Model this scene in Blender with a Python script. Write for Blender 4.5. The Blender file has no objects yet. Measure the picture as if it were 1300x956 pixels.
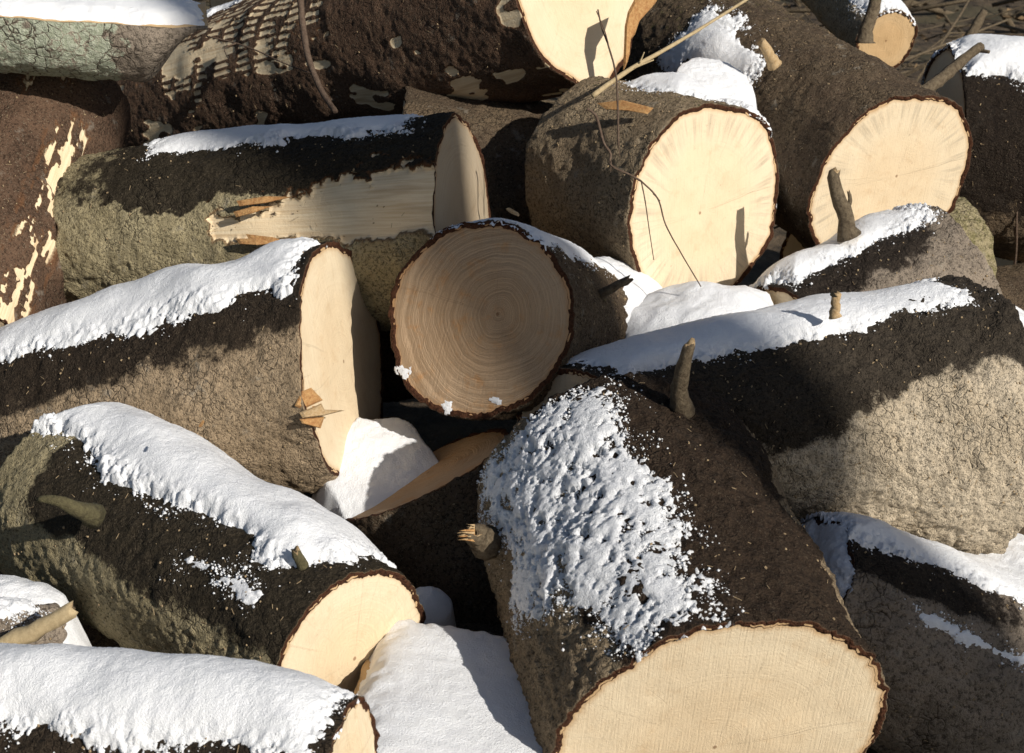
import bpy, math, random
import numpy as np
from mathutils import Vector, Matrix

random.seed(7); rng = np.random.default_rng(7)
sc = bpy.context.scene
COL = sc.collection
R = math.radians

# ---------------------------------------------------------------- camera
F = 2000.0                                     # focal length in photo pixels (photo is 1300 x 956)
PITCH = R(25)
CAM = Vector((0, 0, 1.75))
RIGHT = Vector((1, 0, 0)); FWD = Vector((0, math.cos(PITCH), -math.sin(PITCH))); UP = RIGHT.cross(FWD)
cd = bpy.data.cameras.new('camera'); cam = bpy.data.objects.new('camera', cd); COL.objects.link(cam)
cam.location = CAM; cam.rotation_euler = (math.pi/2 - PITCH, 0, 0)
cd.sensor_width = 36; cd.lens = 36*F/1300; cd.clip_end = 300; cd.clip_start = 0.05
cd.dof.use_dof = True; cd.dof.focus_distance = 2.8; cd.dof.aperture_fstop = 11
sc.camera = cam

# ---------------------------------------------------------------- sky, sun, exposure
SUN = Vector((0.60, -0.60, 0.53)).normalized()
w = bpy.data.worlds.new('World'); sc.world = w; w.use_nodes = True
wn = w.node_tree.nodes; sky = wn.new('ShaderNodeTexSky'); sky.sky_type = 'NISHITA'; sky.sun_disc = False
sky.sun_elevation = math.asin(SUN.z); sky.sun_rotation = math.atan2(SUN.x, SUN.y)
w.node_tree.links.new(sky.outputs[0], wn['Background'].inputs[0]); wn['Background'].inputs[1].default_value = 0.055
sl = bpy.data.lights.new('sun', 'SUN'); sl.energy = 4.7; sl.angle = R(0.55); sl.color = (1, .945, .86)
so = bpy.data.objects.new('sun', sl); COL.objects.link(so)
so.rotation_euler = SUN.to_track_quat('Z', 'Y').to_euler(); so.location = (4, -4, 6)
vs = sc.view_settings; vs.view_transform = 'Standard'; vs.look = 'None'; vs.gamma = 1; vs.exposure = 0.0
vs.use_curve_mapping = False
sc.cycles.max_bounces = 5; sc.cycles.diffuse_bounces = 3; sc.cycles.glossy_bounces = 2

# ---------------------------------------------------------------- noise
def _h(ix, iy, iz, s):
    n = (ix.astype(np.int64)*374761393 + iy.astype(np.int64)*668265263 + iz.astype(np.int64)*2147483647 + s*974711) & 0x7fffffff
    n = ((n ^ (n >> 13))*1274126177) & 0x7fffffff
    n = (n ^ (n >> 16))
    return (n & 0xffff)/32767.5 - 1.0
def noise(p, s=0):
    p = np.asarray(p, float); i = np.floor(p); f = p - i; u = f*f*f*(f*(f*6-15)+10)
    ix, iy, iz = i[..., 0], i[..., 1], i[..., 2]
    out = 0
    for a in (0, 1):
        for b in (0, 1):
            for c in (0, 1):
                wgt = (u[..., 0] if a else 1-u[..., 0])*(u[..., 1] if b else 1-u[..., 1])*(u[..., 2] if c else 1-u[..., 2])
                out = out + wgt*_h(ix+a, iy+b, iz+c, s)
    return out
def fbm(p, scale, oct=3, s=0, gain=.5):
    p = np.asarray(p, float)*scale; o = 0; a = 1
    for k in range(oct):
        o = o + a*noise(p, s+k*17); p = p*2.03 + 11.3; a *= gain
    return o
def sstep(a, b, x):
    t = np.clip((x-a)/(b-a), 0, 1); return t*t*(3-2*t)

# ---------------------------------------------------------------- mesh helpers
def P(px, py, d):
    return CAM + FWD*d + RIGHT*((px-650)/F*d) - UP*((py-478)/F*d)
def mk(name, V, Fc, mat, parent=None, attrs=None, uv=None, smooth=True, midx=None):
    V = np.asarray(V, np.float32); me = bpy.data.meshes.new(name)
    if isinstance(Fc, np.ndarray) and Fc.ndim == 2:
        n, k = Fc.shape
        me.vertices.add(len(V)); me.vertices.foreach_set('co', V.ravel())
        me.loops.add(n*k); me.loops.foreach_set('vertex_index', Fc.astype(np.int32).ravel())
        me.polygons.add(n); me.polygons.foreach_set('loop_start', np.arange(0, n*k, k, dtype=np.int32))
        me.polygons.foreach_set('loop_total', np.full(n, k, np.int32))
        me.update(calc_edges=True)
    else:
        me.from_pydata([tuple(v) for v in V], [], [tuple(f) for f in Fc])
    if smooth: me.polygons.foreach_set('use_smooth', np.ones(len(me.polygons), bool))
    if attrs:
        for k, a in attrs.items():
            at = me.attributes.new(k, 'FLOAT', 'POINT'); at.data.foreach_set('value', np.asarray(a, np.float32).ravel())
    if uv is not None:
        l = me.uv_layers.new(name='UVMap'); vi = np.empty(len(me.loops), np.int32); me.loops.foreach_get('vertex_index', vi)
        l.data.foreach_set('uv', np.asarray(uv, np.float32)[vi].ravel())
    for m in (mat if isinstance(mat, (list, tuple)) else [mat]): me.materials.append(m)
    if midx is not None: me.polygons.foreach_set('material_index', np.asarray(midx, np.int32))
    me.validate(); me.update()
    o = bpy.data.objects.new(name, me); COL.objects.link(o)
    if parent is not None: o.parent = parent
    return o
def tag(o, label=None, cat=None, group=None, kind=None):
    if label: o['label'] = label
    if cat: o['category'] = cat
    if group: o['group'] = group
    if kind: o['kind'] = kind
    return o
def grid_faces(n, m, wrap=False, flip=False):
    i = np.arange(n-1)[:, None]; j = np.arange(m if wrap else m-1)[None, :]; j2 = (j+1) % m
    a = i*m+j; b = (i+1)*m+j; c = (i+1)*m+j2; d = i*m+j2
    q = np.stack([a, b, c, d], -1).reshape(-1, 4)
    return q[:, ::-1].copy() if flip else q
def tube(pts, rad, n=8, jag=0.0, seed=1, lump=.0):
    """tapered bent rod; returns verts, faces, face material ids (1 = end caps)"""
    pts = [Vector(p) for p in pts]; V = []; Fc = []; mid = []; rr = random.Random(seed)
    t0 = (pts[1]-pts[0]).normalized(); e1 = t0.orthogonal().normalized()
    for i, p in enumerate(pts):
        t = (pts[min(i+1, len(pts)-1)]-pts[max(i-1, 0)]).normalized()
        e1 = (e1 - t*e1.dot(t)).normalized(); e2 = t.cross(e1)
        for j in range(n):
            a = 2*math.pi*j/n; r = rad[i]*(1+lump*rr.uniform(-1, 1))
            q = p + (e1*math.cos(a)+e2*math.sin(a))*r
            if jag and i == len(pts)-1: q = q + t*rr.uniform(-jag, jag)
            V.append(q)
    for i in range(len(pts)-1):
        for j in range(n):
            Fc.append((i*n+j, i*n+(j+1) % n, (i+1)*n+(j+1) % n, (i+1)*n+j)); mid.append(0)
    V.append(pts[-1] - t*jag*.6); c = len(V)-1; b = (len(pts)-1)*n
    for j in range(n): Fc.append((b+j, b+(j+1) % n, c)); mid.append(1)
    V.append(pts[0]); c = len(V)-1
    for j in range(n): Fc.append(((j+1) % n, j, c)); mid.append(1)
    return V, Fc, mid
def smooth_pts(ctrl, n):
    c = [Vector(p) for p in ctrl]; out = []
    m = len(c)-1
    for k in range(n+1):
        t = k/n*m; i = min(int(t), m-1); f = t-i
        p0 = c[max(i-1, 0)]; p1 = c[i]; p2 = c[i+1]; p3 = c[min(i+2, m)]
        out.append(.5*((2*p1)+(p2-p0)*f+(2*p0-5*p1+4*p2-p3)*f*f+(3*p1-p0-3*p2+p3)*f**3))
    return out

# ---------------------------------------------------------------- materials
def newmat(name):
    m = bpy.data.materials.new(name); m.use_nodes = True; nt = m.node_tree; nt.nodes.clear()
    out = nt.nodes.new('ShaderNodeOutputMaterial'); b = nt.nodes.new('ShaderNodeBsdfPrincipled')
    nt.links.new(b.outputs[0], out.inputs[0]); return m, nt, b
class NB:
    def __init__(s, nt): s.nt = nt; s.L = nt.links.new
    def n(s, t, **kw):
        x = s.nt.nodes.new('ShaderNode'+t)
        for k, v in kw.items(): setattr(x, k, v)
        return x
    def put(s, sock, v):
        if v is None: return
        if hasattr(v, 'is_output'): s.L(v, sock)
        elif isinstance(v, (tuple, list)) and len(v) == 3 and sock.type == 'RGBA': sock.default_value = (*v, 1)
        else: sock.default_value = v
    def coords(s):
        tc = s.n('TexCoord'); oi = s.n('ObjectInfo'); mul = s.n('VectorMath', operation='SCALE')
        cx = s.n('CombineXYZ'); s.L(oi.outputs['Random'], cx.inputs[0]); s.L(oi.outputs['Random'], cx.inputs[1])
        s.L(cx.outputs[0], mul.inputs[0]); mul.inputs['Scale'].default_value = 37.0
        add = s.n('VectorMath', operation='ADD'); s.L(tc.outputs['Object'], add.inputs[0]); s.L(mul.outputs[0], add.inputs[1])
        return add.outputs[0]
    def noise(s, vec, scale, detail=4, rough=.55, dist=0.0):
        x = s.n('TexNoise'); s.put(x.inputs['Vector'], vec); x.inputs['Scale'].default_value = scale
        x.inputs['Detail'].default_value = detail; x.inputs['Roughness'].default_value = rough; x.inputs['Distortion'].default_value = dist
        return x.outputs['Fac']
    def vor(s, vec, scale, feature='F1', out='Distance', rnd=1.0):
        x = s.n('TexVoronoi', feature=feature); s.put(x.inputs['Vector'], vec); x.inputs['Scale'].default_value = scale
        x.inputs['Randomness'].default_value = rnd
        return x.outputs[out]
    def m(s, op, a, b=None, c=None, clamp=False):
        x = s.n('Math', operation=op, use_clamp=clamp); s.put(x.inputs[0], a); s.put(x.inputs[1], b); s.put(x.inputs[2], c)
        return x.outputs[0]
    def ss(s, v, a, b):
        x = s.n('MapRange', interpolation_type='SMOOTHSTEP'); s.put(x.inputs[0], v)
        x.inputs[1].default_value = a; x.inputs[2].default_value = b; return x.outputs[0]
    def mix(s, f, a, b, mode='MIX'):
        x = s.n('Mix', data_type='RGBA', blend_type=mode); s.put(x.inputs[0], f)
        s.put(x.inputs[6], a); s.put(x.inputs[7], b); return x.outputs[2]
    def attr(s, name):
        return s.n('Attribute', attribute_name=name).outputs['Fac']
    def bump(s, h, dist, strength=1.0, normal=None):
        x = s.n('Bump'); s.put(x.inputs['Height'], h); x.inputs['Distance'].default_value = dist
        x.inputs['Strength'].default_value = strength; s.put(x.inputs['Normal'], normal); return x.outputs[0]
    def mapv(s, vec, scale):
        x = s.n('Mapping'); s.put(x.inputs['Vector'], vec); x.inputs['Scale'].default_value = scale; return x.outputs[0]

def bark_mat(name, dryA, dryB, wetc=(.0085, .0056, .004), speck=.35, scale=1.0, crack=.5, inner=(.085, .035, .018), feats='', contrast=1.0):
    m, nt, b = newmat(name); N = NB(nt); v = N.coords()
    big = N.noise(v, 9*scale, 3, .6); mid = N.noise(v, 45*scale, 3, .65); fine = N.noise(v, 170*scale, 3, .8); gr = N.noise(v, 330, 2, .7)
    wv = N.n('VectorMath', operation='ADD'); nc = N.n('TexNoise'); N.put(nc.inputs['Vector'], v); nc.inputs['Scale'].default_value = 40; nc.inputs['Detail'].default_value = 2
    sub = N.n('VectorMath', operation='SCALE'); N.L(nc.outputs['Color'], sub.inputs[0]); sub.inputs['Scale'].default_value = .022
    N.L(v, wv.inputs[0]); N.L(sub.outputs[0], wv.inputs[1]); vw = wv.outputs[0]
    ed = N.vor(vw, 55*scale, 'DISTANCE_TO_EDGE')
    col = N.mix(N.ss(big, .35, .65), dryA, dryB)
    col = N.mix(N.m('MULTIPLY', N.ss(mid, .45, .75), .55*contrast), col, tuple(c*.5 for c in dryA))
    col = N.mix(N.m('MULTIPLY', N.ss(fine, .52, .36), .85*contrast), col, tuple(c*.25 for c in dryA))
    pat = N.ss(big, .47, .6)
    crk = N.m('MULTIPLY', N.ss(ed, .05, .0), pat)
    col = N.mix(N.m('MULTIPLY', crk, crack), col, (.03, .02, .013))
    sp = N.m('MULTIPLY', N.ss(gr, .58, .70), N.m('ADD', .25, N.ss(mid, .35, .6)))
    col = N.mix(N.m('MULTIPLY', sp, speck), col, (.50, .43, .30))
    col = N.mix(N.m('MULTIPLY', N.ss(N.noise(v, 21, 4, .7), .60, .70), .35), col, (.36, .33, .27))
    if 'm' in feats:
        moss = N.m('MULTIPLY', N.ss(N.m('ADD', N.attr('moss'), N.m('MULTIPLY', N.m('SUBTRACT', N.noise(v, 60, 4, .7), .5), 1.2)), .42, .7), .75)
        col = N.mix(moss, col, N.mix(N.ss(fine, .35, .65), (.07, .068, .022), (.19, .175, .065)))
    # wet band under the melting snow
    wn_ = N.m('ADD', N.m('MULTIPLY', N.m('SUBTRACT', N.noise(v, 15, 5, .68), .5), 1.6), N.m('MULTIPLY', N.m('SUBTRACT', fine, .5), .6))
    wet = N.ss(N.m('ADD', N.attr('wet'), wn_), .40, .62)
    wc = N.mix(N.ss(fine, .4, .7), wetc, tuple(c*2.2 for c in wetc))
    wc = N.mix(N.m('MULTIPLY', sp, .30), wc, (.20, .16, .11))
    col = N.mix(N.m('MULTIPLY', wet, .93), col, wc)
    if 'l' in feats:
        lic = N.m('MULTIPLY', N.ss(N.m('ADD', N.attr('lichen'), N.m('MULTIPLY', N.m('SUBTRACT', N.noise(v, 22, 5, .7), .5), 2.0)), .42, .6),
                  N.ss(N.m('ADD', ed, N.m('MULTIPLY', fine, .06)), .03, .09))
        col = N.mix(lic, col, N.mix(N.ss(fine, .4, .62), (.30, .325, .235), (.45, .47, .365)))
    inn = N.attr('inner')
    col = N.mix(inn, col, N.mix(N.ss(fine, .4, .65), inner, tuple(c*.45 for c in inner)))
    h = N.m('ADD', N.m('MULTIPLY', fine, .75), N.m('MULTIPLY', mid, .8))
    h = N.m('SUBTRACT', h, N.m('MULTIPLY', N.m('MULTIPLY', N.ss(ed, .10, 0), pat), .30)); h = N.m('ADD', h, N.m('MULTIPLY', gr, .35))
    if 'b' in feats:                                        # bare stripped wood, torn bast along its edge
        uvn = N.n('UVMap').outputs[0]; bare = N.m('ADD', N.attr('bare'), N.m('MULTIPLY', N.m('SUBTRACT', fine, .5), .25)); bs = N.ss(bare, .42, .58)
        g1 = N.noise(N.mapv(uvn, (9, 190, 1)), 1.0, 4, .6); g2 = N.noise(N.mapv(uvn, (5, 40, 1)), 1.0, 2, .6)
        wood = N.mix(N.ss(g1, .35, .7), (.80, .66, .45), (.68, .52, .32))
        wood = N.mix(N.m('MULTIPLY', N.ss(g2, .5, .72), .45), wood, (.38, .22, .10))
        halo = N.m('MULTIPLY', N.ss(bare, .12, .42), N.m('SUBTRACT', 1.0, bs))
        col = N.mix(N.m('MULTIPLY', halo, .55), col, (.19, .085, .035))
        col = N.mix(bs, col, wood)
        h = N.m('MULTIPLY', h, N.m('SUBTRACT', 1.0, N.m('MULTIPLY', bs, .85)))
        h = N.m('ADD', h, N.m('MULTIPLY', N.m('MULTIPLY', g1, bs), .12))
    N.L(col, b.inputs['Base Color'])
    N.put(b.inputs['Roughness'], N.m('SUBTRACT', .92, N.m('MULTIPLY', wet, .12)))
    b.inputs['Specular IOR Level'].default_value = .15
    N.L(N.bump(h, .009, .9), b.inputs['Normal'])
    return m

def face_mat(name, light=(.78, .65, .455), dark=(.66, .49, .30), ring=.3, stain=0.0, edge=(.50, .29, .12), blotch=.25, saw=.5, weather=0.0, freq=300.0):
    """sawn end grain: growth rings round the pith, saw marks, stained sapwood (UV = metres from the pith, attribute rim = 0..1)"""
    m, nt, b = newmat(name); N = NB(nt); uv = N.n('UVMap').outputs[0]; v = N.coords()
    rim = N.attr('rim')
    wob = N.noise(N.mapv(uv, (9, 9, 1)), 1.0, 3, .5)
    ln = N.n('VectorMath', operation='LENGTH'); N.L(uv, ln.inputs[0]); r = N.m('ADD', ln.outputs['Value'], N.m('MULTIPLY', wob, .034))
    irr = N.n('TexNoise', noise_dimensions='1D'); N.L(r, irr.inputs['W']); irr.inputs['Scale'].default_value = 70; irr.inputs['Detail'].default_value = 3
    ph = N.m('ADD', N.m('MULTIPLY', r, freq), N.m('MULTIPLY', irr.outputs['Fac'], 9.0))
    fr = N.m('FRACT', ph); ringl = N.m('MULTIPLY', N.ss(fr, .45, .93), N.m('SUBTRACT', 1.0, N.ss(fr, .93, 1.0)))
    band = N.n('TexNoise', noise_dimensions='1D'); N.L(r, band.inputs['W']); band.inputs['Scale'].default_value = 24; band.inputs['Detail'].default_value = 2
    patch = N.noise(v, 11, 4, .6); fine = N.noise(v, 300, 3, .7); cr = N.noise(v, 32, 5, .65)
    col = N.mix(N.ss(patch, .35, .68), light, tuple((a*.75+c*.25) for a, c in zip(light, dark)))
    col = N.mix(N.m('MULTIPLY', N.ss(N.m('ADD', rim, N.m('MULTIPLY', N.m('SUBTRACT', patch, .5), .7)), .72, .45), .28), col, tuple(c*k for c, k in zip(light, (.94, .82, .68))))
    col = N.mix(N.m('MULTIPLY', N.ss(band.outputs['Fac'], .45, .7), .08), col, dark)
    fade = N.ss(N.noise(v, 9, 3, .55), .38, .62)
    col = N.mix(N.m('MULTIPLY', N.m('MULTIPLY', ringl, ring), N.m('ADD', .18, fade)), col, tuple(c*.72 for c in dark))
    col = N.mix(N.m('MULTIPLY', N.ss(cr, .52, .75), blotch), col, edge)
    # radial streaks (resin / blue stain) in the outer sapwood
    sepx = N.n('SeparateXYZ'); N.L(uv, sepx.inputs[0]); ang = N.m('ARCTAN2', sepx.outputs[1], sepx.outputs[0])
    cx = N.n('CombineXYZ'); N.L(N.m('MULTIPLY', ang, 9.0), cx.inputs[0]); N.L(N.m('MULTIPLY', r, 4.0), cx.inputs[1])
    rad = N.noise(cx.outputs[0], 1.0, 4, .7)
    st = N.m('MULTIPLY', N.m('MULTIPLY', N.ss(rad, .46, .66), N.m('MULTIPLY', N.ss(rim, .55, .84), N.m('SUBTRACT', 1.0, N.ss(rim, .90, .97)))), stain)
    col = N.mix(st, col, (.46, .38, .27))
    cx2 = N.n('CombineXYZ'); N.L(N.m('MULTIPLY', ang, 26.0), cx2.inputs[0]); N.L(N.m('MULTIPLY', r, 3.0), cx2.inputs[1])
    ray = N.noise(cx2.outputs[0], 1.0, 2, .5)
    col = N.mix(N.m('MULTIPLY', N.ss(ray, .60, .8), .06), col, dark)
    col = N.mix(N.m('MULTIPLY', N.ss(rim, .93, .995), .75), col, edge)
    pith = N.m('SUBTRACT', 1.0, N.ss(ln.outputs['Value'], .002, .0045)); col = N.mix(N.m('MULTIPLY', pith, .7), col, (.2, .09, .035))
    # radial drying checks: short hairline cracks
    cx3 = N.n('CombineXYZ'); N.L(N.m('MULTIPLY', N.m('ADD', ang, N.m('MULTIPLY', wob, .15)), 6.2), cx3.inputs[0])
    chk = N.vor(cx3.outputs[0], 1.0, 'DISTANCE_TO_EDGE'); ck = N.m('MULTIPLY', N.m('SUBTRACT', 1.0, N.ss(chk, .0, .006)), N.ss(N.noise(cx.outputs[0], .6, 2), .52, .58))
    col = N.mix(N.m('MULTIPLY', ck, .07), col, tuple(c*.4 for c in dark))
    sw = N.noise(N.mapv(uv, (10, 300, 1)), 1.0, 3, .65); dirtp = N.noise(v, 55, 4, .75)
    col = N.mix(N.m('MULTIPLY', N.ss(sw, .5, .75), .22), col, tuple(c*.8 for c in dark))
    col = N.mix(N.m('MULTIPLY', N.ss(dirtp, .64, .74), .4), col, (.3, .2, .11))
    if weather: col = N.mix(weather, col, (.34, .29, .23))
    N.L(col, b.inputs['Base Color']); b.inputs['Roughness'].default_value = .78; b.inputs['Specular IOR Level'].default_value = .25
    h = N.m('ADD', N.m('MULTIPLY', sw, saw), N.m('MULTIPLY', fine, .35)); h = N.m('SUBTRACT', h, N.m('MULTIPLY', ringl, ring*.4)); h = N.m('SUBTRACT', h, N.m('MULTIPLY', ck, .15))
    N.L(N.bump(h, .0034, .9), b.inputs['Normal'])
    return m

def snow_mat(name, grain=1.0):
    m, nt, b = newmat(name); N = NB(nt); v = N.coords()
    n1 = N.noise(v, 40, 2, .5); n2 = N.noise(v, 310, 3, .8)
    dirt = N.m('MULTIPLY', N.ss(N.noise(v, 900, 1), .77, .82), .5)
    col = N.mix(N.ss(n1, .3, .7), (.90, .91, .93), (.93, .94, .95)); col = N.mix(dirt, col, (.35, .28, .2))
    N.L(col, b.inputs['Base Color']); b.inputs['Roughness'].default_value = .6; b.inputs['Specular IOR Level'].default_value = .3
    h = N.m('ADD', N.m('MULTIPLY', n1, .35), N.m('MULTIPLY', n2, .8*grain))
    N.L(N.bump(h, .0045, .8), b.inputs['Normal'])
    return m

def simple_wood(name, a, c, rough=.85, sc_=60, bump=.004, uvstretch=False):
    m, nt, b = newmat(name); N = NB(nt); v = N.coords()
    n1 = N.noise(v, sc_, 5, .65); n2 = N.noise(v, sc_*6, 3, .6)
    col = N.mix(N.ss(n1, .3, .7), a, c); col = N.mix(N.m('MULTIPLY', N.ss(n2, .4, .7), .4), col, tuple(x*.5 for x in a))
    N.L(col, b.inputs['Base Color']); b.inputs['Roughness'].default_value = rough; b.inputs['Specular IOR Level'].default_value = .25
    N.L(N.bump(N.m('ADD', n1, N.m('MULTIPLY', n2, .5)), bump, .8), b.inputs['Normal']); return m

M = {}
M['bark'] = bark_mat('spruce_bark', (.36, .28, .18), (.42, .34, .23))
M['bark_brown'] = bark_mat('brown_spruce_bark', (.33, .245, .155), (.40, .30, .195))
M['bark_mossy'] = bark_mat('brown_mossy_bark', (.24, .18, .115), (.34, .26, .165), feats='m', wetc=(.012, .0064, .004))
M['bark_green'] = bark_mat('greenish_spruce_bark', (.33, .275, .16), (.42, .355, .215), speck=.6, feats='mb')
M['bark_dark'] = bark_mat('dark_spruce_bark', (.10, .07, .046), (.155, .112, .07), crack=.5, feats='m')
M['bark_grey'] = bark_mat('grey_scaly_bark', (.30, .245, .19), (.22, .18, .14), scale=.75, crack=.9, feats='l')
M['bark_debarked'] = bark_mat('red_brown_scuffed_bark', (.145, .088, .056), (.105, .064, .042), speck=.35, crack=.35, feats='b', wetc=(.05, .024, .014))
M['bark_light'] = bark_mat('pale_tan_bark', (.66, .555, .41), (.57, .47, .335), speck=.55, scale=1.1, crack=.3, contrast=1.0)
M['face'] = face_mat('fresh_cut_wood', ring=.12, stain=.0)
M['face_stain'] = face_mat('fresh_cut_wood_with_stained_sapwood', ring=.07, stain=.65, light=(.80, .67, .475))
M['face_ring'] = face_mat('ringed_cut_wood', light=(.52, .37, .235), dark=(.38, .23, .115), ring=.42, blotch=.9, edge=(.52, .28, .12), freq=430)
M['face_grey'] = face_mat('weathered_cut_wood', light=(.52, .42, .29), dark=(.42, .32, .2), ring=.3, weather=.25, saw=1.0)
M['face_orange'] = face_mat('orange_cut_wood', light=(.72, .50, .27), dark=(.6, .38, .17), ring=.2)
M['snow'] = snow_mat('fresh_snow'); M['snow_grain'] = snow_mat('granular_snow', 1.6)
M['twig'] = simple_wood('twig_bark', (.10, .065, .045), (.17, .12, .085), sc_=120)
M['stub'] = simple_wood('branch_bark', (.11, .08, .05), (.23, .18, .115), sc_=110, bump=.009)
M['stub_green'] = simple_wood('green_branch_bark', (.16, .14, .07), (.09, .075, .04), sc_=110, bump=.009)
M['break'] = simple_wood('broken_wood', (.62, .46, .27), (.50, .33, .16), sc_=200)
M['orange'] = simple_wood('torn_orange_wood', (.42, .20, .075), (.60, .36, .15), sc_=150)
M['straw'] = simple_wood('dry_straw', (.55, .43, .25), (.42, .32, .18), sc_=150, bump=.001)
M['debris'] = simple_wood('needle_debris', (.30, .21, .12), (.42, .32, .19), sc_=300, bump=.0005)
M['litter'] = simple_wood('dead_leaf', (.16, .105, .055), (.25, .17, .09), sc_=60)

# ---------------------------------------------------------------- logs
LOGS = {}
def axis_from_face(cx, cy, d, ratio, dirx, diry):
    p = P(cx, cy, d); v = (p-CAM).normalized(); m = RIGHT*dirx + UP*diry; m = (m - v*m.dot(v)).normalized()
    return p, (v*ratio + m*math.sqrt(1-ratio*ratio)).normalized()

class Log: pass
def make_log(name, label, p0, p1, r0, r1, bark='bark', face=('face', 'face'), side=None, seed=1, lobes=.03, step=.0055, thick=.011,
             attrs=None, carve=.010, tilt0=(0, 0), tilt1=(0, 0), snow=None, debris=260, pith=(.0, .0), cat='log', flare=None, group='felled logs heaped in the pile', rough=1.0):
    g = Log(); p0 = Vector(p0); p1 = Vector(p1); ax = (p1-p0); L = ax.length; ax.normalize()
    up = Vector((0, 0, 1)); e1 = (up-ax*up.dot(ax)).normalized(); e2 = ax.cross(e1)
    s = Vector(side) if side else (CAM-(p0+p1)/2)
    sgn = 1 if e2.dot(s) > 0 else -1; e2 = e2*sgn
    base = (p0+p1)/2; base = Vector((base.x, base.y, min(p0.z, p1.z)-min(r0, r1)))
    root = bpy.data.objects.new(name, None); root.empty_display_size = .1; COL.objects.link(root); root.location = base
    tag(root, label, cat, group)
    P0 = np.array(p0-base); AX = np.array(ax); E1 = np.array(e1); E2 = np.array(e2)
    rs = np.random.default_rng(seed*31+5); ph = rs.uniform(0, 6.28, 6); am = rs.uniform(.4, 1, 6)*lobes
    off = rs.uniform(-40, 40, 3)
    kn = [(rs.uniform(.05, .95)*L, rs.uniform(-3.1, 3.1), rs.uniform(.003, .009), rs.uniform(.010, .024)) for _ in range(int(10*L/.6))]
    def Rf(X, T, fine=1.0):
        u = np.clip(X/L, -.2, 1.2); r = r0+(r1-r0)*u
        if flare: r = r + flare(X, T, L)
        l = am[0]*np.cos(2*T+ph[0])+.6*am[1]*np.cos(3*T+ph[1]+X*1.5)+.35*am[2]*np.cos(5*T+ph[2]-X*2)+.2*am[3]*np.cos(8*T+ph[3])
        q = np.stack([X, np.cos(T)*r, np.sin(T)*r], -1)+off
        d = fbm(q, 8, 2, seed)*.008
        if fine:
          for (kx, kt, kh, kw) in kn:
            dd = ((X-kx)/kw)**2+(((T-kt+math.pi) % (2*math.pi)-math.pi)*r/kw)**2; d = d + kh*np.exp(-dd)-kh*.9*np.exp(-dd*7)
          d = d + (fbm(q, 50, 3, seed+3)*.0026 + fbm(q, 140, 2, seed+9)*.0019)*rough
        return r*(1+l)+d
    def pos(X, T, rr):
        c = np.cos(T)*rr; sn = np.sin(T)*rr
        sh = (tilt0[0]*c+tilt0[1]*sn)*(1-np.clip(X/L, 0, 1)) + (tilt1[0]*c+tilt1[1]*sn)*np.clip(X/L, 0, 1)
        return P0 + AX*(X+sh)[..., None] + E1*c[..., None] + E2*sn[..., None]
    g.AX = AX
    g.root, g.Rf, g.pos, g.L, g.base, g.off, g.seed, g.r = root, Rf, pos, L, base, off, seed, (r0, r1)
    nu = max(8, int(L/step)); nt = max(48, int(2*math.pi*max(r0, r1)/step))
    X = np.linspace(0, L, nu)[:, None]*np.ones((1, nt)); T = (np.linspace(0, 2*math.pi, nt, endpoint=False)[None, :]+math.pi)*np.ones((nu, 1))
    T = (T+math.pi) % (2*math.pi)-math.pi
    rr = Rf(X, T); q = np.stack([X, np.cos(T)*rr, np.sin(T)*rr], -1)+off
    A = {k: np.zeros_like(X) for k in ('wet', 'moss', 'lichen', 'bare', 'inner')}
    if attrs:
        for k, a in attrs(X, np.degrees(T), q, L).items(): A[k] = A[k]+a
    if A['bare'].any(): bb = sstep(.35, .65, A['bare']); rr = rr*(1-bb)+(Rf(X, T, 0)-carve)*bb
    # ragged bark edge at the saw cut
    edge = fbm(np.stack([T[0]*3, T[0]*0, T[0]*0+seed], -1), 3, 3, seed)*.003
    V = pos(X, T, rr); rings = [V]; At = {k: [a] for k, a in A.items()}; UVs = [np.stack([X, T*max(r0, r1)], -1)]
    V[0] += AX*edge[:, None]; V[-1] += AX*edge[:, None]
    def extra(i, dr, dx, inn):
        rg = pos(X[i:i+1], T[i:i+1], rr[i:i+1]-dr)+AX*(dx+edge*(1 if dr < thick else .0))[None, :, None]; 
        for k in At: At[k].insert(0, A[k][i:i+1]*0+(inn if k == 'inner' else 0)) if i == 0 else At[k].append(A[k][i:i+1]*0+(inn if k == 'inner' else 0))
        uvr = np.stack([X[i:i+1], T[i:i+1]*max(r0, r1)], -1)
        if i == 0: rings.insert(0, rg); UVs.insert(0, uvr)
        else: rings.append(rg); UVs.append(uvr)
    extra(0, .0016, -.0006, 1); extra(0, thick*.55, -.0004, 1); extra(0, thick, 0.0006, 1); extra(0, thick+.002, .015, 1)
    n = nu-1
    extra(n, .0016, .0006, 1); extra(n, thick*.55, .0004, 1); extra(n, thick, -.0006, 1); extra(n, thick+.002, -.015, 1)
    VV = np.concatenate(rings, 0); nn = VV.shape[0]
    g.bark = mk('bark', VV.reshape(-1, 3), grid_faces(nn, nt, True, flip=(sgn > 0)), M[bark] if isinstance(bark, str) else bark, root,
                attrs={k: np.concatenate(a, 0).ravel() for k, a in At.items()}, uv=np.concatenate(UVs, 0).reshape(-1, 2))
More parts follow.
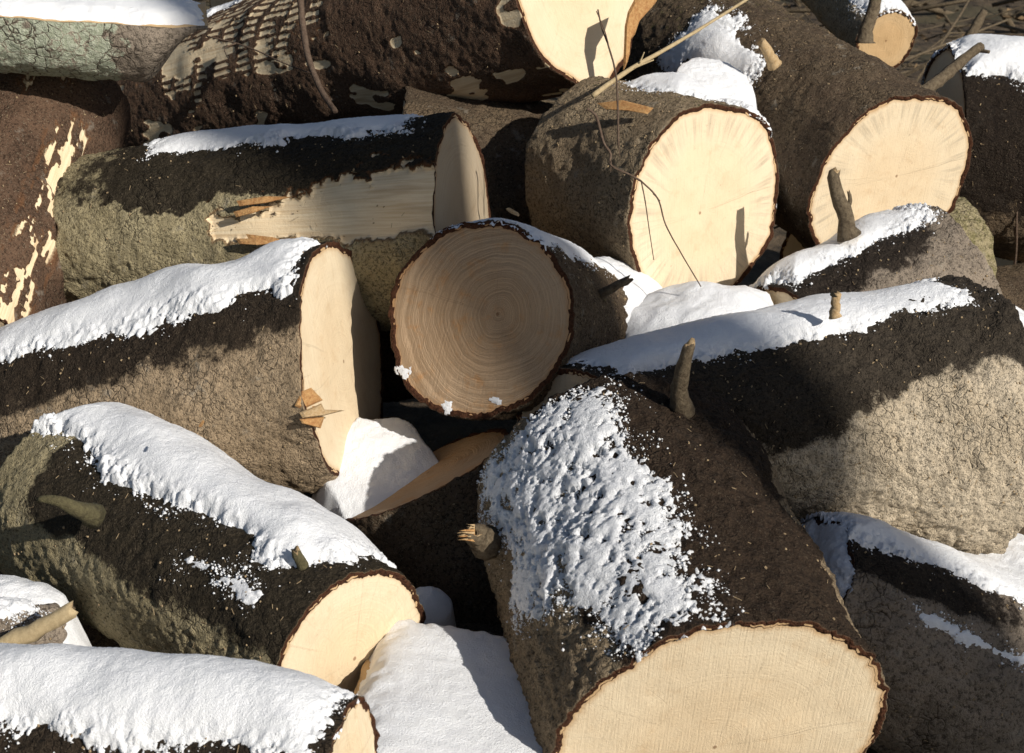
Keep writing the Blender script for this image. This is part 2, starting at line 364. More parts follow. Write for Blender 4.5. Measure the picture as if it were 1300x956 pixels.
    # sawn faces
    for i, f in ((0, face[0]), (n, face[1])):
        if not f: continue
        nr = 22; fr = np.linspace(0, 1, nr)[:, None]; Tt = T[i][None, :]*np.ones((nr, 1)); rad = (rr[i][None, :]-thick*.6)*fr
        Xi = np.full_like(Tt, X[i, 0]); Vf = pos(Xi, Tt, rad)
        qq = np.stack([np.cos(Tt)*rad, np.sin(Tt)*rad, Tt*0+seed+i], -1)
        outw = -1 if i == 0 else 1
        rel = fbm(qq, 14, 3, seed+40)*.0016*np.minimum(1, (1-fr)*6) - .0008
        Vf = Vf + AX*(outw*rel)[..., None]
        pc = np.array(pith)*max(r0, r1); uvf = np.stack([np.cos(Tt)*rad-pc[0], np.sin(Tt)*rad-pc[1]], -1)
        mk('cut_face', Vf.reshape(-1, 3), grid_faces(nr, nt, True, flip=((sgn > 0) == (i == 0))), M[f], root, attrs={'rim': (fr*np.ones_like(Tt)).ravel()}, uv=uvf.reshape(-1, 2))
    if snow:
        for kw in (snow if isinstance(snow, list) else [snow]): log_snow(g, **kw)
    if debris: log_debris(g, debris)
    LOGS[name+str(len(LOGS))] = g
    return g

def log_snow(g, t=(-60, 40), x=(0, 1), T=.025, amp=.02, amp2=.012, step=.0032, lump=.0010, mat='snow', fn=None, soft=.040, holes=0.0, upmix=.6, label=None, crumbs=900, reach=.022):
    """a cap of snow lying on a log: t = degrees from the top (positive to the viewer's side), x = fractions of the length"""
    L = g.L; rm = max(g.r); pad = .06
    x0, x1 = x[0]*L, x[1]*L; t0, t1 = R(t[0]), R(t[1])
    nu = max(6, int((x1-x0+2*pad)/step)); nt = max(6, int(((t1-t0)*rm+2*pad)/step))
    X = np.linspace(max(x0-pad, -.004), min(x1+pad, L+.004), nu)[:, None]*np.ones((1, nt)); Th = np.linspace(t0-pad/rm, t1+pad/rm, nt)[None, :]*np.ones((nu, 1))
    rr = g.Rf(np.clip(X, 0, L), Th); rs_ = g.Rf(np.clip(X, 0, L), Th, 0); q = np.stack([X, np.cos(Th)*rr, np.sin(Th)*rr], -1)+g.off
    s = np.minimum(np.minimum(Th-t0, t1-Th)*rm, np.minimum(X-x0 if x[0] > 0 else X*0+1, x1-X if x[1] < 1 else X*0+1))
    endd = np.minimum(X if x[0] <= 0 else X*0+1, L-X if x[1] >= 1 else X*0+1)
    s = np.minimum(s, (endd-.003)*1.2)
    if fn is not None: s = fn(X/L, np.degrees(Th), s)
    s = s + fbm(q, 4.5, 2, g.seed+61)*amp*.7; gm_ = mat != 'snow'; dk = np.clip(1-(s-.008)/.030, .22 if gm_ else 0, 1)
    s = s + fbm(q, 13, 3, g.seed+60)*amp*(.35+.65*dk) + fbm(q, 150 if gm_ else 95, 3, g.seed+70, .8)*amp2*.8*dk
    if holes: s = np.minimum(s, (fbm(q, 55, 4, g.seed+80, .7)+.62-holes)*.035)
    k_ = np.clip(s/.012, 0, 1); rr = rr*(1-k_)+(rs_+.001)*k_
    th = np.where(s > 0, T*(1+.5*fbm(q, 5, 2, g.seed+62))*(1-np.exp(-np.maximum(s, 0)/soft)), s*.6)
    th = np.maximum(th, -.008) + (s > -.004)*(fbm(q, 11, 2, g.seed+89)*lump*2.5+fbm(q, 75, 2, g.seed+90)*lump*.6 + fbm(q, 230, 2, g.seed+95)*lump*.7)*np.clip(s/.01+.3, 0, 1)
    V = g.pos(X, Th, rr+th*(1-upmix)); V[..., 2] += np.where(th > 0, th*upmix, 0)
    V = V + 0
    # where the cap thins out, sink it under the bark
    neg = np.where(th < 0, th, 0); Vn = g.pos(X, Th, rr+neg*1.0); V = np.where((th < 0)[..., None], Vn, V)
    if crumbs:
        pr = np.exp(-np.maximum(-s, 0)/reach*2.2)*(s > -reach*2.2)*(s < .006)*(X > .002)*(X < L-.002)*(fbm(q, 28, 3, g.seed+33)+.45).clip(0, 1)
        pr = pr.ravel(); rs = np.random.default_rng(g.seed+77)
        if pr.sum() > 0:
            ii = rs.choice(len(pr), crumbs, p=pr/pr.sum()); base = g.pos(X, Th, rr+.0006).reshape(-1, 3)[ii]+rs.normal(0, .0012, (crumbs, 3))
            sz = rs.gamma(2.2, .00055, crumbs).clip(.0006, .0042); O = np.array([(1, 0, 0), (-1, 0, 0), (0, 1, 0), (0, -1, 0), (0, 0, 1), (0, 0, -1)], float)
            W = base[:, None]+O[None]*sz[:, None, None]*rs.uniform(.6, 1.25, (crumbs, 6, 1)); f8 = np.array([(0, 2, 4), (2, 1, 4), (1, 3, 4), (3, 0, 4), (2, 0, 5), (1, 2, 5), (3, 1, 5), (0, 3, 5)])
            oc = mk('snow_crumbs', W.reshape(-1, 3), (f8[None]+6*np.arange(crumbs)[:, None, None]).reshape(-1, 3), M['snow'], g.root); oc['kind'] = 'stuff'
    Fq = grid_faces(nu, nt); keep = (s.ravel()[Fq] > -.006).any(1); Fq = Fq[keep]
    if len(Fq) == 0: return None
    used, inv = np.unique(Fq.ravel(), return_inverse=True); V = V.reshape(-1, 3)[used]; Fq = inv.reshape(-1, 4)
    e1 = V[Fq[:, 1]]-V[Fq[:, 0]]; e2 = V[Fq[:, 3]]-V[Fq[:, 0]]
    if np.cross(e1, e2)[:, 2].sum() < 0: Fq = Fq[:, ::-1].copy()
    o = mk('snow_cover', V, Fq, M[mat], g.root)
    if label: o['label'] = label
    return o

def face_snow(g, cover, T=.02, seed=1, n=90, lift=(0, 0, .3)):
    """snow lying against the first sawn face; cover(a, b) > 0 in face coordinates (a up, b to the viewer's side, in radii)"""
    r0 = g.r[0]; u = np.linspace(-1, 1, n); A, B = np.meshgrid(u, u, indexing='ij'); rad = np.hypot(A, B); Th = np.arctan2(B, A)
    lim = (g.Rf(np.zeros_like(Th), Th)-.004)/r0; q = np.stack([A*r0, B*r0, A*0+seed], -1)
    s = np.minimum(cover(A, B), lim-rad+.01)*r0 + fbm(q, 14, 3, seed)*.012+fbm(q, 90, 3, seed+1, .8)*.006
    s = np.minimum(s, (lim-rad)*r0+.004)
    th = np.where(s > 0, T*(1-np.exp(-np.maximum(s, 0)/.03)), s*.5)+np.clip(s/.01, 0, 1)*(fbm(q, 12, 2, seed+3)*.003+fbm(q, 90, 2, seed+4)*.0008)
    V = g.pos(np.zeros_like(Th), Th, rad*r0)+(g.AX*-1+np.array(lift)*(th > 0)[..., None])*np.maximum(th, -.006)[..., None]
    Fq = grid_faces(n, n); Fq = Fq[(s.ravel()[Fq] > -.005).all(1)]
    if np.cross(V.reshape(-1, 3)[Fq[:, 1]]-V.reshape(-1, 3)[Fq[:, 0]], V.reshape(-1, 3)[Fq[:, 3]]-V.reshape(-1, 3)[Fq[:, 0]]).sum(0) @ g.AX > 0: Fq = Fq[:, ::-1].copy()
    mk('snow_cover', V.reshape(-1, 3), Fq, M['snow'], g.root)

def log_debris(g, n):
    """dry needles and sawdust crumbs caught on the bark, one mesh per log"""
    V = []; Fc = []; rs = np.random.default_rng(g.seed+900)
    X = rs.uniform(.02, .98, n)*g.L; Th = rs.uniform(-1.3, 2.2, n); rr = g.Rf(X, Th); Pn = g.pos(X, Th, rr+.0008); Po = g.pos(X, Th, rr+.02)
    for k in range(n):
        nrm = Vector(Po[k]-Pn[k]).normalized(); t = nrm.orthogonal(); t.rotate(Matrix.Rotation(rs.uniform(0, 6.28), 3, nrm)); t.normalize(); bt = nrm.cross(t)
        long = rs.random() < .3; l = rs.uniform(.0025, .0065) if long else rs.uniform(.0008, .0022); wd = .00045 if long else l*.7
        c = Vector(Pn[k]); b = len(V); t2 = (t+nrm*rs.uniform(-.05, .25)).normalized()
        for (a, e) in ((-1, -1), (1, -1), (1, 1), (-1, 1)): V.append(c+t2*l*a+bt*wd*e)
        for (a, e) in ((-1, -1), (1, -1), (1, 1), (-1, 1)): V.append(c+t2*l*a*.8+bt*wd*e*.6+nrm*wd*1.4)
        Fc += [(b+4, b+5, b+6, b+7), (b, b+1, b+5, b+4), (b+1, b+2, b+6, b+5), (b+2, b+3, b+7, b+6), (b+3, b, b+4, b+7)]
    o = mk('needle_debris', V, Fc, M['debris'], g.root, smooth=False); o['kind'] = 'stuff'

def stub(g, ctrl, rad, mat='stub', name='branch_stub', seed=1, jag=.006, n=10, label=None):
    rj = random.Random(seed+50); pts = [p+Vector((rj.gauss(0, 1), rj.gauss(0, 1), rj.gauss(0, 1)))*rad[1]*.14 for p in smooth_pts(ctrl, 8)]; rads = [rad[0]+(rad[1]-rad[0])*i/8 + rad[0]*.4*math.exp(-i*1.3) for i in range(9)]
    V, Fc, mid = tube([p-g.base for p in pts], rads, n, jag, seed, .08)
    o = mk(name, V, Fc, [M[mat], M['break']], g.root, midx=mid)
    if label: o['label'] = label
    return o

def flog(cx, cy, d, a, ratio, dx, dy, L, r1s=1.0):
    p, ax = axis_from_face(cx, cy, d, ratio, dx, dy); r = a*d/F
    return p, p+ax*L, r, r*r1s
def wetband(lo, hi, soft=18, x=None, slope=0):
    def f(X, T, q, L):
        hh = hi+slope*(1-sstep(.3, .75, X/L)); so2 = soft*1.5; a = sstep(lo-soft, lo+soft, T)*(1-sstep(hh-so2, hh+so2, T))
        if x: a = a*sstep(x[0]*L-.04, x[0]*L+.04, X)*(1-sstep(x[1]*L-.04, x[1]*L+.04, X))
        return {'wet': a}
    return f

# ---- left log with the pale face (A)
pa, pb, ra, rb = flog(436, 459, 2.92, 151, .36, -.965, -.26, .86, .93)
logA = make_log('log', 'log at left with snowy top and tall pale sunlit cut face turned right', pa, pb, ra, rb, bark='bark_brown', face=('face', 'face_grey'), seed=3, lobes=.02,
    attrs=wetband(-60, 50, 14), tilt0=(-.17, .06), snow=dict(t=(-100, 24), x=(.045, 1), T=.028, amp=.024), step=.0045)
# ---- front left log (F)
pa, pb, ra, rb = flog(450, 836, 2.38, 128, .62, -.87, .49, .74, 1.16)
logF = make_log('log', 'front left log with broad snow band, wet dark flank and small cut face', pa, pb, ra, rb, bark='bark_green', face=('face', 'face_grey'), seed=5, lobes=.025,
    attrs=wetband(-70, 66, 12, (-.2, .86)), snow=[dict(t=(-75, 19), x=(.07, 1), T=.03, amp=.03), dict(t=(38, 44), x=(.12, .34), T=.005, amp=.014, amp2=.014, crumbs=300)], step=.0042)
# ---- front centre log (D)
pa, pb, ra, rb = flog(908, 950, 2.2, 225, .6, -.36, .933, .575, .95)
def attD(X, T, q, L):
    return {'wet': (1-sstep(30, 52, T+fbm(q, 12, 2, 4)*8))*sstep(-66, -54, T+fbm(q, 14, 2, 14)*6), 'moss': sstep(60, 90, T)*.22}
logD = make_log('log', 'big log front centre, grainy snow on its left side, face at bottom edge', pa, pb, ra, rb, bark='bark_mossy', face=('face', 'face_grey'), seed=8, side=(-1, 0, 0), attrs=attD, step=.0042, rough=1.5,
    snow=dict(t=(8, 74), x=(.04, .985), T=.009, amp=.034, amp2=.022, lump=.0009, mat='snow_grain', holes=-.13, soft=.022, upmix=.4, crumbs=4500, reach=.035,
              fn=lambda u, t, s: np.minimum(s, (78-46*sstep(.62, .05, u)*1.0-t)*.004+.03)))
# ---- right log (B), flaring towards its far right end
logB = make_log('log', 'large tan log at right, snow strip along top above dark wet band', P(742, 550, 2.74), P(1222, 532, 2.92), .118, .262, bark='bark_light', face=('face_grey', 'face'), seed=11, lobes=.025,
    attrs=wetband(-80, 42, 12, None, 36), tilt0=(0, .75), snow=dict(t=(-95, 12), x=(.03, .93), T=.022, amp=.02), step=.0042, debris=500, rough=1.4)
# ---- centre log (C)
pa, pb, ra, rb = flog(606, 407, 2.80, 128, .905, .97, -.2, .36, .98)
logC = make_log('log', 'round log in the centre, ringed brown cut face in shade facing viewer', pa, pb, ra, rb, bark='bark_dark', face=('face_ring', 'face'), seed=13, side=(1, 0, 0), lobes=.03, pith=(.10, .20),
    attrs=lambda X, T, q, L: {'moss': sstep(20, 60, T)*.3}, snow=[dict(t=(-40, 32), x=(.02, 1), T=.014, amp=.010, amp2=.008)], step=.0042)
# ---- log under and behind B with the stub (E)
logE = make_log('log', 'log behind the large tan log, upright twig stub and snow on its left slope', P(1004, 462, 3.12), P(1188, 384, 3.28), .16, .2, bark='bark_grey', seed=17, lobes=.03,
    attrs=wetband(-70, 24, 14, (-.2, .85)), snow=dict(t=(-100, 2), x=(0, .93), T=.03, amp=.02))
# ---- upper right big log (G)
pa, pb, ra, rb = flog(1131, 236, 3.5, 125, .68, -.84, .55, 1.0, .95)
logG = make_log('log', 'upper right log with large bright round cut face, dark mossy bark above', pa, pb, ra, rb, bark='bark_dark', face=('face_stain', 'face'), seed=19, side=(-1, -.3, 0), lobes=.02,
    attrs=lambda X, T, q, L: {'moss': sstep(.25, .6, X)*.38*np.ones_like(T), 'wet': .15*np.ones_like(T)}, snow=[dict(t=(28, 66), x=(.36, .66), T=.02, amp=.04, amp2=.02)], pith=(.1, -.05), debris=260)
# ---- upper middle log (H)
pa, pb, ra, rb = flog(897, 262, 3.22, 134, .68, -.95, .3, .34, .98)
logH = make_log('log', 'short log right of centre, bright oval cut face crossed by thin twig', pa, pb, ra, rb, bark='bark_mossy', face=('face_stain', 'face'), seed=23, lobes=.03,
    attrs=lambda X, T, q, L: {'moss': (1-sstep(10, 50, T))*.4, 'wet': (1-sstep(-10, 20, T))*.4},
    snow=[dict(t=(-60, 2), x=(.25, .8), T=.02, amp=.03, amp2=.015), dict(t=(-62, -34), x=(.0, .5), T=.025, amp=.012)], pith=(-.05, .08))
# ---- top long scuffed log (I)
pa, pb, ra, rb = flog(731, -25, 3.5, 135, .57, -.95, -.30, 1.55, .80)
def attI(X, T, q, L):
    n = fbm(q, 7, 3, 91); big = fbm(q, 16, 3, 92); t = np.radians(T)
    # harvester roller marks: short pale dashes in slanting rows
    a1 = np.sin(t*70+X*26+n*1.5); b1 = np.sin(X*78-t*9+big*1.6)
    dash = sstep(-.45, .15, a1)*sstep(-.8, -.3, b1+.5*fbm(q, 40, 2, 96))
    zone = np.exp(-((X-.95)/.33)**4-((T-42)/40)**4)
    a = sstep(.2, .45, zone+fbm(q, 18, 3, 97)*.3)*np.minimum(1, dash*1.3)
    qs = np.stack([X*.55, q[..., 1], q[..., 2]], -1)
    b = sstep(.60, .78, fbm(qs, 14, 3, 95, .6)+.12*sstep(.2, .5, X))*sstep(25, 45, T)*.85
    return {'bare': np.maximum(a, b), 'wet': (1-sstep(30, 75, T))*.12}
logI = make_log('log', 'long red-brown log across the top with pale scraped patches in its bark', pa, pb, ra, rb, bark='bark_debarked', face=('face', 'face'), seed=29, lobes=.03, attrs=attI, step=.0042, carve=.0022, rough=.45,
    snow=[dict(t=(-60, 6), x=(.62, 1), T=.025, amp=.03)])
# ---- half stripped log (J)
pa, pb, ra, rb = flog(588, 286, 3.15, 138, .27, -1, -.03, .86, .78)
def attJ(X, T, q, L):
    n = fbm(q, 10, 2, 51)*.018+fbm(q, 45, 4, 52, .7)*.014
    lo = 36 + 20*sstep(.02, .40, X) + n*420 ; hi = 76+n*160
    strip = sstep(-6, 6, T-lo)*(1-sstep(-5, 5, T-hi))*(1-sstep(.46, .475, X+n*.8))
    top = (1-sstep(.0, .03, X-.02+n))*sstep(20, 50, T)*0
    left = np.exp(-((X-(L-.025))/.035)**4-((T-67)/6)**4)
    return {'bare': np.maximum(strip, left), 'wet': sstep(-80, -60, T)*(1-sstep(46, 60, T+n*300))*(1-.6*sstep(.62, .80, X)), 'moss': .28*np.ones_like(T)}
logJ = make_log('log', 'half stripped log at upper left, bare pale wood strip and pointed grey face', pa, pb, ra, rb, bark='bark_green', face=('face_grey', 'face'), seed=37, lobes=.02, attrs=attJ, step=.004,
    snow=[dict(t=(-80, 8), x=(.10, .72), T=.02, amp=.03, amp2=.016)])
# ---- left red-brown log (K)
def attK(X, T, q, L):
    n = fbm(np.stack([X*.35, q[..., 1], q[..., 2]], -1), 60, 4, 71, .65); z = np.exp(-((T+58)/15)**2)*sstep(.12, .2, X)*1.1
    z2 = np.exp(-((X-.13)/.045)**2-((T+22)/5)**2)+.8*np.exp(-((X-.085)/.018)**2-((T+40)/6)**2)
    return {'bare': z*sstep(-.25, .3, n)*1.0+z2*sstep(-.2, .35, fbm(np.stack([X*.3, q[..., 1], q[..., 2]], -1), 90, 3, 75))*.9}
logK = make_log('log', 'red-brown log at left edge with a scraped yellow flank beside dark gap', P(55, 120, 3.5), P(-70, 440, 3.15), .2, .205, bark='bark_debarked', seed=41, side=(-1, 0, 0), attrs=attK, lobes=.03, carve=.003, rough=.6)
# ---- right snowy log behind (N)
logN = make_log('log', 'snow-capped dark log at right edge behind, with a grey branch leaning on it', P(1185, 190, 4.0), P(1480, 215, 4.0), .26, .27, bark='bark_dark', seed=43,
    snow=dict(t=(-90, 32), x=(0, 1), T=.035, amp=.03), attrs=wetband(-80, 110, 20))
# ---- small far face
pa, pb, ra, rb = flog(1125, 52, 4.7, 43, .8, -.6, .6, .6, 1)
logS = make_log('log', 'small distant log with orange round face at top right', pa, pb, ra, rb, bark='bark', face=('face_orange', 'face'), seed=47, debris=0, step=.007,
    snow=dict(t=(-60, 40), x=(0, 1), T=.02, amp=.01))
# ---- mossy log below G
logU = make_log('log', 'mossy greenish log end tucked under the bright upper right log', P(1040, 345, 3.6), P(1202, 340, 3.78), .15, .165, bark='bark_green', seed=53, attrs=lambda X, T, q, L: {'moss': .5*np.ones_like(T)}, debris=60)
# ---- grey stump end far right
pa, pb, ra, rb = flog(1300, 360, 4.0, 42, .36, .15, -1, .35, 1)
logY = make_log('log', 'small upright grey log end in dark gap at right edge', pa, pb, ra, rb, bark='bark_dark', face=('face_grey', 'face'), seed=57, debris=0, step=.007)
# ---- front right log (O)
pa, pb, ra, rb = flog(1010, 760, 2.62, 115, .48, .9, -.43, .62, 1.45)
logO = make_log('log', 'front right grey-brown log sloping down, thick snow ridge along its top', pa, pb, ra, rb, bark='bark_grey', face=('face_grey', 'face'), seed=59, lobes=.025,
    attrs=lambda X, T, q, L: {'wet': sstep(-80, -60, T)*(1-sstep(28, 44, T))*(1-.6*sstep(.15, .35, X))}, snow=[dict(t=(-90, 8), x=(.0, 1), T=.026, amp=.014), dict(t=(44, 49), x=(.2, .62), T=.006, amp=.008, amp2=.008, crumbs=250, reach=.01)])
# ---- dark log under the centre (Q)
pa, pb, ra, rb = flog(543, 600, 2.86, 118, .2, .45, -.89, .55, 1.05)
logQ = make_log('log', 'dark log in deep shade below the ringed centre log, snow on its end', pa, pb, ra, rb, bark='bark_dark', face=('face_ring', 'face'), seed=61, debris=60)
# ---- bottom left snowy log (R)
logR = make_log('log', 'low log along the bottom left edge under a smooth snow blanket', P(-90, 925, 2.2), P(445, 985, 2.02), .10, .095, bark='bark_brown', seed=67, lobes=.03,
    snow=dict(t=(-110, 42), x=(0, .98), T=.03, amp=.016), attrs=wetband(-100, 90, 20), face=('face_grey', 'face'))
# ---- small crooked log lower left (S)
logS2 = make_log('log', 'small crooked log at lower left edge with patchy snow and pale stick', P(-70, 815, 2.32), P(70, 800, 2.42), .055, .042, bark='bark_grey', seed=71, lobes=.08,
    snow=dict(t=(-80, 20), x=(0, .8), T=.018, amp=.03), debris=40)
# ---- small reddish log right (P)
logP = make_log('log', 'thin reddish log at right edge below the large tan log', P(1190, 768, 2.72), P(1420, 775, 2.75), .05, .055, bark='bark_debarked', seed=73, debris=50,
    attrs=lambda X, T, q, L: {'bare': .42*sstep(-.1, .4, fbm(q, 20, 3, 5))})
# ---- dark log far behind at top left (V), and others in the shadowed gaps
pa, pb, ra, rb = flog(212, 42, 4.3, 48, .75, -.3, .8, .5, 1)
logV = make_log('log', 'dull brown log end peeking out behind the lichen slab', pa, pb, ra, rb, bark='bark_dark', face=('face_grey', 'face'), seed=79, debris=0, step=.008)
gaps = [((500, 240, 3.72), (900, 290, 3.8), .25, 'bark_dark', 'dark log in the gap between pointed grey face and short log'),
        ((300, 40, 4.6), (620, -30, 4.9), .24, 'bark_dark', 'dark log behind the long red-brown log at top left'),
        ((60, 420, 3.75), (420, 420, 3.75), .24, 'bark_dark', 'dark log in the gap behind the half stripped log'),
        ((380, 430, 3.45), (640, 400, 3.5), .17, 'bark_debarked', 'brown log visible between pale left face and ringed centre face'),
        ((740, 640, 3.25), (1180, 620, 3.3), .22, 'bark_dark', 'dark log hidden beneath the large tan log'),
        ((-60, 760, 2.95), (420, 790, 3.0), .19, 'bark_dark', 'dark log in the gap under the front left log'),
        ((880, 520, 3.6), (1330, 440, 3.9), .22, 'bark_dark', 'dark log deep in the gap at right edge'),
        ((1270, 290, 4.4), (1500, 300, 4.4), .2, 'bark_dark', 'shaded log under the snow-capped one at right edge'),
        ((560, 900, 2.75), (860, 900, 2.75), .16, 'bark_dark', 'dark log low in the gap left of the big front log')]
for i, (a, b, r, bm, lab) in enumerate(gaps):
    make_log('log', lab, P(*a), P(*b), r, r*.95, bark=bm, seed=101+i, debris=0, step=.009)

# ---- lichen slab (M): half log, flat sawn side up
def half_log(name, label, p0, p1, r, flat, bark, seed, upv=(0, 0, 1), attrs=None, taper=None, snowT=.03, snow_in=.01, top='face_orange', nt=90, step=.005, skew=.0):
    """flat: height of the sawn plane above the axis; bark all round below it"""
    g = Log(); p0 = Vector(p0); p1 = Vector(p1); ax = p1-p0; L = ax.length; ax.normalize()
    e1 = Vector(upv); e1 = (e1-ax*e1.dot(ax)).normalized(); e2 = ax.cross(e1); s = CAM-p0
    sgn = 1 if e2.dot(s) > 0 else -1; e2 *= sgn
    base = (p0+p1)/2-e1*r; root = bpy.data.objects.new(name, None); COL.objects.link(root); root.location = base; root.empty_display_size = .1
    tag(root, label, 'log', 'felled logs heaped in the pile')
    P0 = np.array(p0-base); AX, E1, E2 = np.array(ax), np.array(e1), np.array(e2); off = np.array([seed*3.1, 7, seed])
    nu = int(L/step); X = np.linspace(0, L, nu)[:, None]*np.ones((1, nt))
    sc_ = (taper(X/L) if taper else np.ones_like(X))
    a0 = math.acos(flat/r); T = np.linspace(a0, 2*math.pi-a0, nt)[None, :]*np.ones((nu, 1))
    q = np.stack([X, np.cos(T)*r, np.sin(T)*r], -1)+off
    rr = r*(1+.03*np.cos(3*T+seed))*(.25+.75*sc_) + fbm(q, 9, 2, seed)*.007+fbm(q, 50, 3, seed+1)*.003
    drop = (np.cos(T)*rr); drop = np.minimum(drop, flat)
    yy = np.sin(T)*(r*(1+.03*np.cos(3*T+seed))+fbm(q, 9, 2, seed)*.007+fbm(q, 50, 3, seed+1)*.003)*(.55+.45*sc_)
    drop = flat-(flat-drop)*np.clip(sc_, .03, 1)
    V = P0+AX*X[..., None]+E1*drop[..., None]+E2*yy[..., None]
    A = {k: np.zeros_like(X) for k in ('wet', 'moss', 'lichen', 'bare', 'inner')}
    Td = np.degrees(T)
    if attrs:
        for k, a in attrs(X, Td, q, L).items(): A[k] = A[k]+a
    mk('bark', V.reshape(-1, 3), grid_faces(nu, nt, False, flip=(sgn > 0)), M[bark], root, attrs={k: a.ravel() for k, a in A.items()}, uv=np.stack([X, T*r], -1).reshape(-1, 2))
    # sawn top and the two ends
    m = 26; f = np.linspace(0, 1, m)[None, :]; A_ = V[:, :1]; B_ = V[:, -1:]
    Vt = A_*(1-f[..., None])+B_*f[..., None]; Vt = Vt - E1*.0
    qt = Vt+off; Vt = Vt + E1*(fbm(qt, 25, 3, seed+8)*.0015)[..., None]
    mk('sawn_top', Vt.reshape(-1, 3), grid_faces(nu, m, False, flip=(sgn < 0)), M[top], root, attrs={'rim': np.abs(f*2-1)*np.ones((nu, 1))*.96}, uv=np.stack([X[:, :1]*np.ones((1, m)), (f-.5)*2*r*np.ones((nu, 1))], -1).reshape(-1, 2))
    for i in (0, nu-1):
        ring = V[i]; c = ring.mean(0); fr = np.linspace(0, 1, 8)[:, None, None]; Ve = c+(ring[None]-c)*fr
        mk('cut_face', Ve.reshape(-1, 3), grid_faces(8, nt, True, flip=((sgn > 0) == (i == 0))), M['face_grey'], root, attrs={'rim': (fr[..., 0]*np.ones((1, nt))).ravel()*.95}, uv=np.stack([(Ve-c)@E2, (Ve-c)@E1+.03], -1).reshape(-1, 2))
    if snowT:
        mS = int(2*r/.004); f = np.linspace(0, 1, mS)[None, :]; wdt = np.linalg.norm(B_-A_, axis=-1)
        Vs = A_*(1-f[..., None])+B_*f[..., None]; qs = Vs+off
        s_ = np.minimum(np.minimum(f, 1-f)*wdt, np.minimum(X[:, :1], L-X[:, :1])*np.ones_like(f))-snow_in + fbm(qs, 18, 3, seed+5)*.007+fbm(qs, 80, 2, seed+6)*.004
        th = np.where(s_ > 0, snowT*(1-np.exp(-np.maximum(s_, 0)/.02)), s_*.5)+ (s_ > 0)*(fbm(qs, 7, 2, seed+7)*.005+fbm(qs, 90, 2, seed+9)*.0008)*np.clip(s_/.02, 0, 1)
        th = np.maximum(th, -.006); Vs = Vs+E1*th[..., None]
        Fq = grid_faces(nu, mS, False, flip=(sgn < 0)); keep = (s_.ravel()[Fq] > -.005).any(1)
        mk('snow_cover', Vs.reshape(-1, 3), Fq[keep], M['snow'], root)
    g.root = root; g.base = base; return g
slab = half_log('log', 'lichen-green half log at top left, flat sawn side up under snow', P(262, 32, 3.25), P(-110, 8, 3.12), .125, .03, 'bark_grey', 7, upv=(.05, -.10, 1), snowT=.024,
    taper=lambda u: .25+.75*sstep(0, .22, u), attrs=lambda X, T, q, L: {'lichen': .72*sstep(.10, .24, X)*np.ones_like(T)+.02, 'inner': np.where((np.abs(T-180) > 100-0), .0, 0)})
slabT = half_log('log', 'low half log at bottom centre buried under smooth thick snow', P(610, 842, 2.50), P(566, 1070, 2.10), .17, .04, 'bark_brown', 9, upv=(.10, -.12, 1), snowT=.05, snow_in=.006)

# ---- stubs, splinters and twigs that belong to logs
stub(logE, [P(1078, 300, 3.13), P(1072, 270, 3.11), P(1062, 245, 3.10), P(1058, 214, 3.09)], (.018, .011), seed=2, name='branch_stub')
stub(logE, [P(1073, 268, 3.11), P(1079, 255, 3.11), P(1077, 243, 3.11)], (.006, .003), seed=12, n=7)
stub(logD, [P(866, 520, 2.47), P(862, 500, 2.44), P(868, 465, 2.40), P(876, 436, 2.37)], (.017, .008), seed=3, mat='stub')
stub(logB, [P(1060, 402, 2.70), P(1060, 388, 2.69), P(1061, 373, 2.68)], (.009, .007), seed=4, mat='break')
stub(logC, [P(752, 384, 2.92), P(770, 370, 2.88), P(799, 353, 2.86)], (.011, .007), seed=5)
stub(logF, [P(388, 738, 2.36), P(384, 722, 2.34), P(376, 700, 2.32)], (.012, .007), seed=6, mat='stub_green')
stub(logF, [P(118, 655, 2.47), P(95, 645, 2.42), P(68, 634, 2.40), P(48, 635, 2.40)], (.016, .004), seed=7, mat='stub_green')
stub(logG, [P(984, 82, 3.45), P(976, 68, 3.42), P(965, 52, 3.40)], (.013, .010), seed=8, mat='break')
stub(logG, [P(1098, 55, 3.9), P(1102, 30, 3.9), P(1116, -8, 3.9)], (.02, .014), seed=9, mat='stub')
stub(logD, [P(618, 690, 2.44), P(606, 682, 2.42), P(600, 679, 2.41)], (.020, .015), seed=10, mat='stub', jag=.004)
stub(logS2, [P(-20, 832, 2.28), P(40, 802, 2.27), P(96, 772, 2.26)], (.015, .012), seed=11, mat='straw', name='broken_stick')
def wedge(g, name, pts, th, mat, label=None):
    """thin torn chip of wood: outline points with thickness th towards the viewer, edges chamfered"""
    pts = [Vector(p)-g.base for p in pts]; n = len(pts); c = sum(pts, Vector())/n; nv = (CAM-g.base-c).normalized()
    V = [p-nv*th for p in pts]+[p+nv*th*.2 for p in pts]+[c+(p-c)*.8+nv*th for p in pts]
    Fc = [tuple(range(2*n, 3*n))]+[(k*n+i, k*n+(i+1) % n, (k+1)*n+(i+1) % n, (k+1)*n+i) for k in (0, 1) for i in range(n)]
    o = mk(name, V, Fc, M[mat], g.root, smooth=False)
    if label: o['label'] = label
    return o
def dpt(l): return [P(*p) for p in l]
wedge(logA, 'splinter', dpt([(374, 515, 2.72), (383, 497, 2.72), (395, 492, 2.74), (410, 508, 2.76), (384, 520, 2.73)]), .006, 'orange')
wedge(logA, 'splinter', dpt([(380, 524, 2.71), (408, 512, 2.74), (412, 520, 2.75), (438, 521, 2.76), (410, 528, 2.74), (384, 531, 2.72)]), .007, 'break')
wedge(logA, 'splinter', dpt([(380, 532, 2.72), (412, 529, 2.75), (407, 544, 2.75), (384, 538, 2.72)]), .006, 'orange')
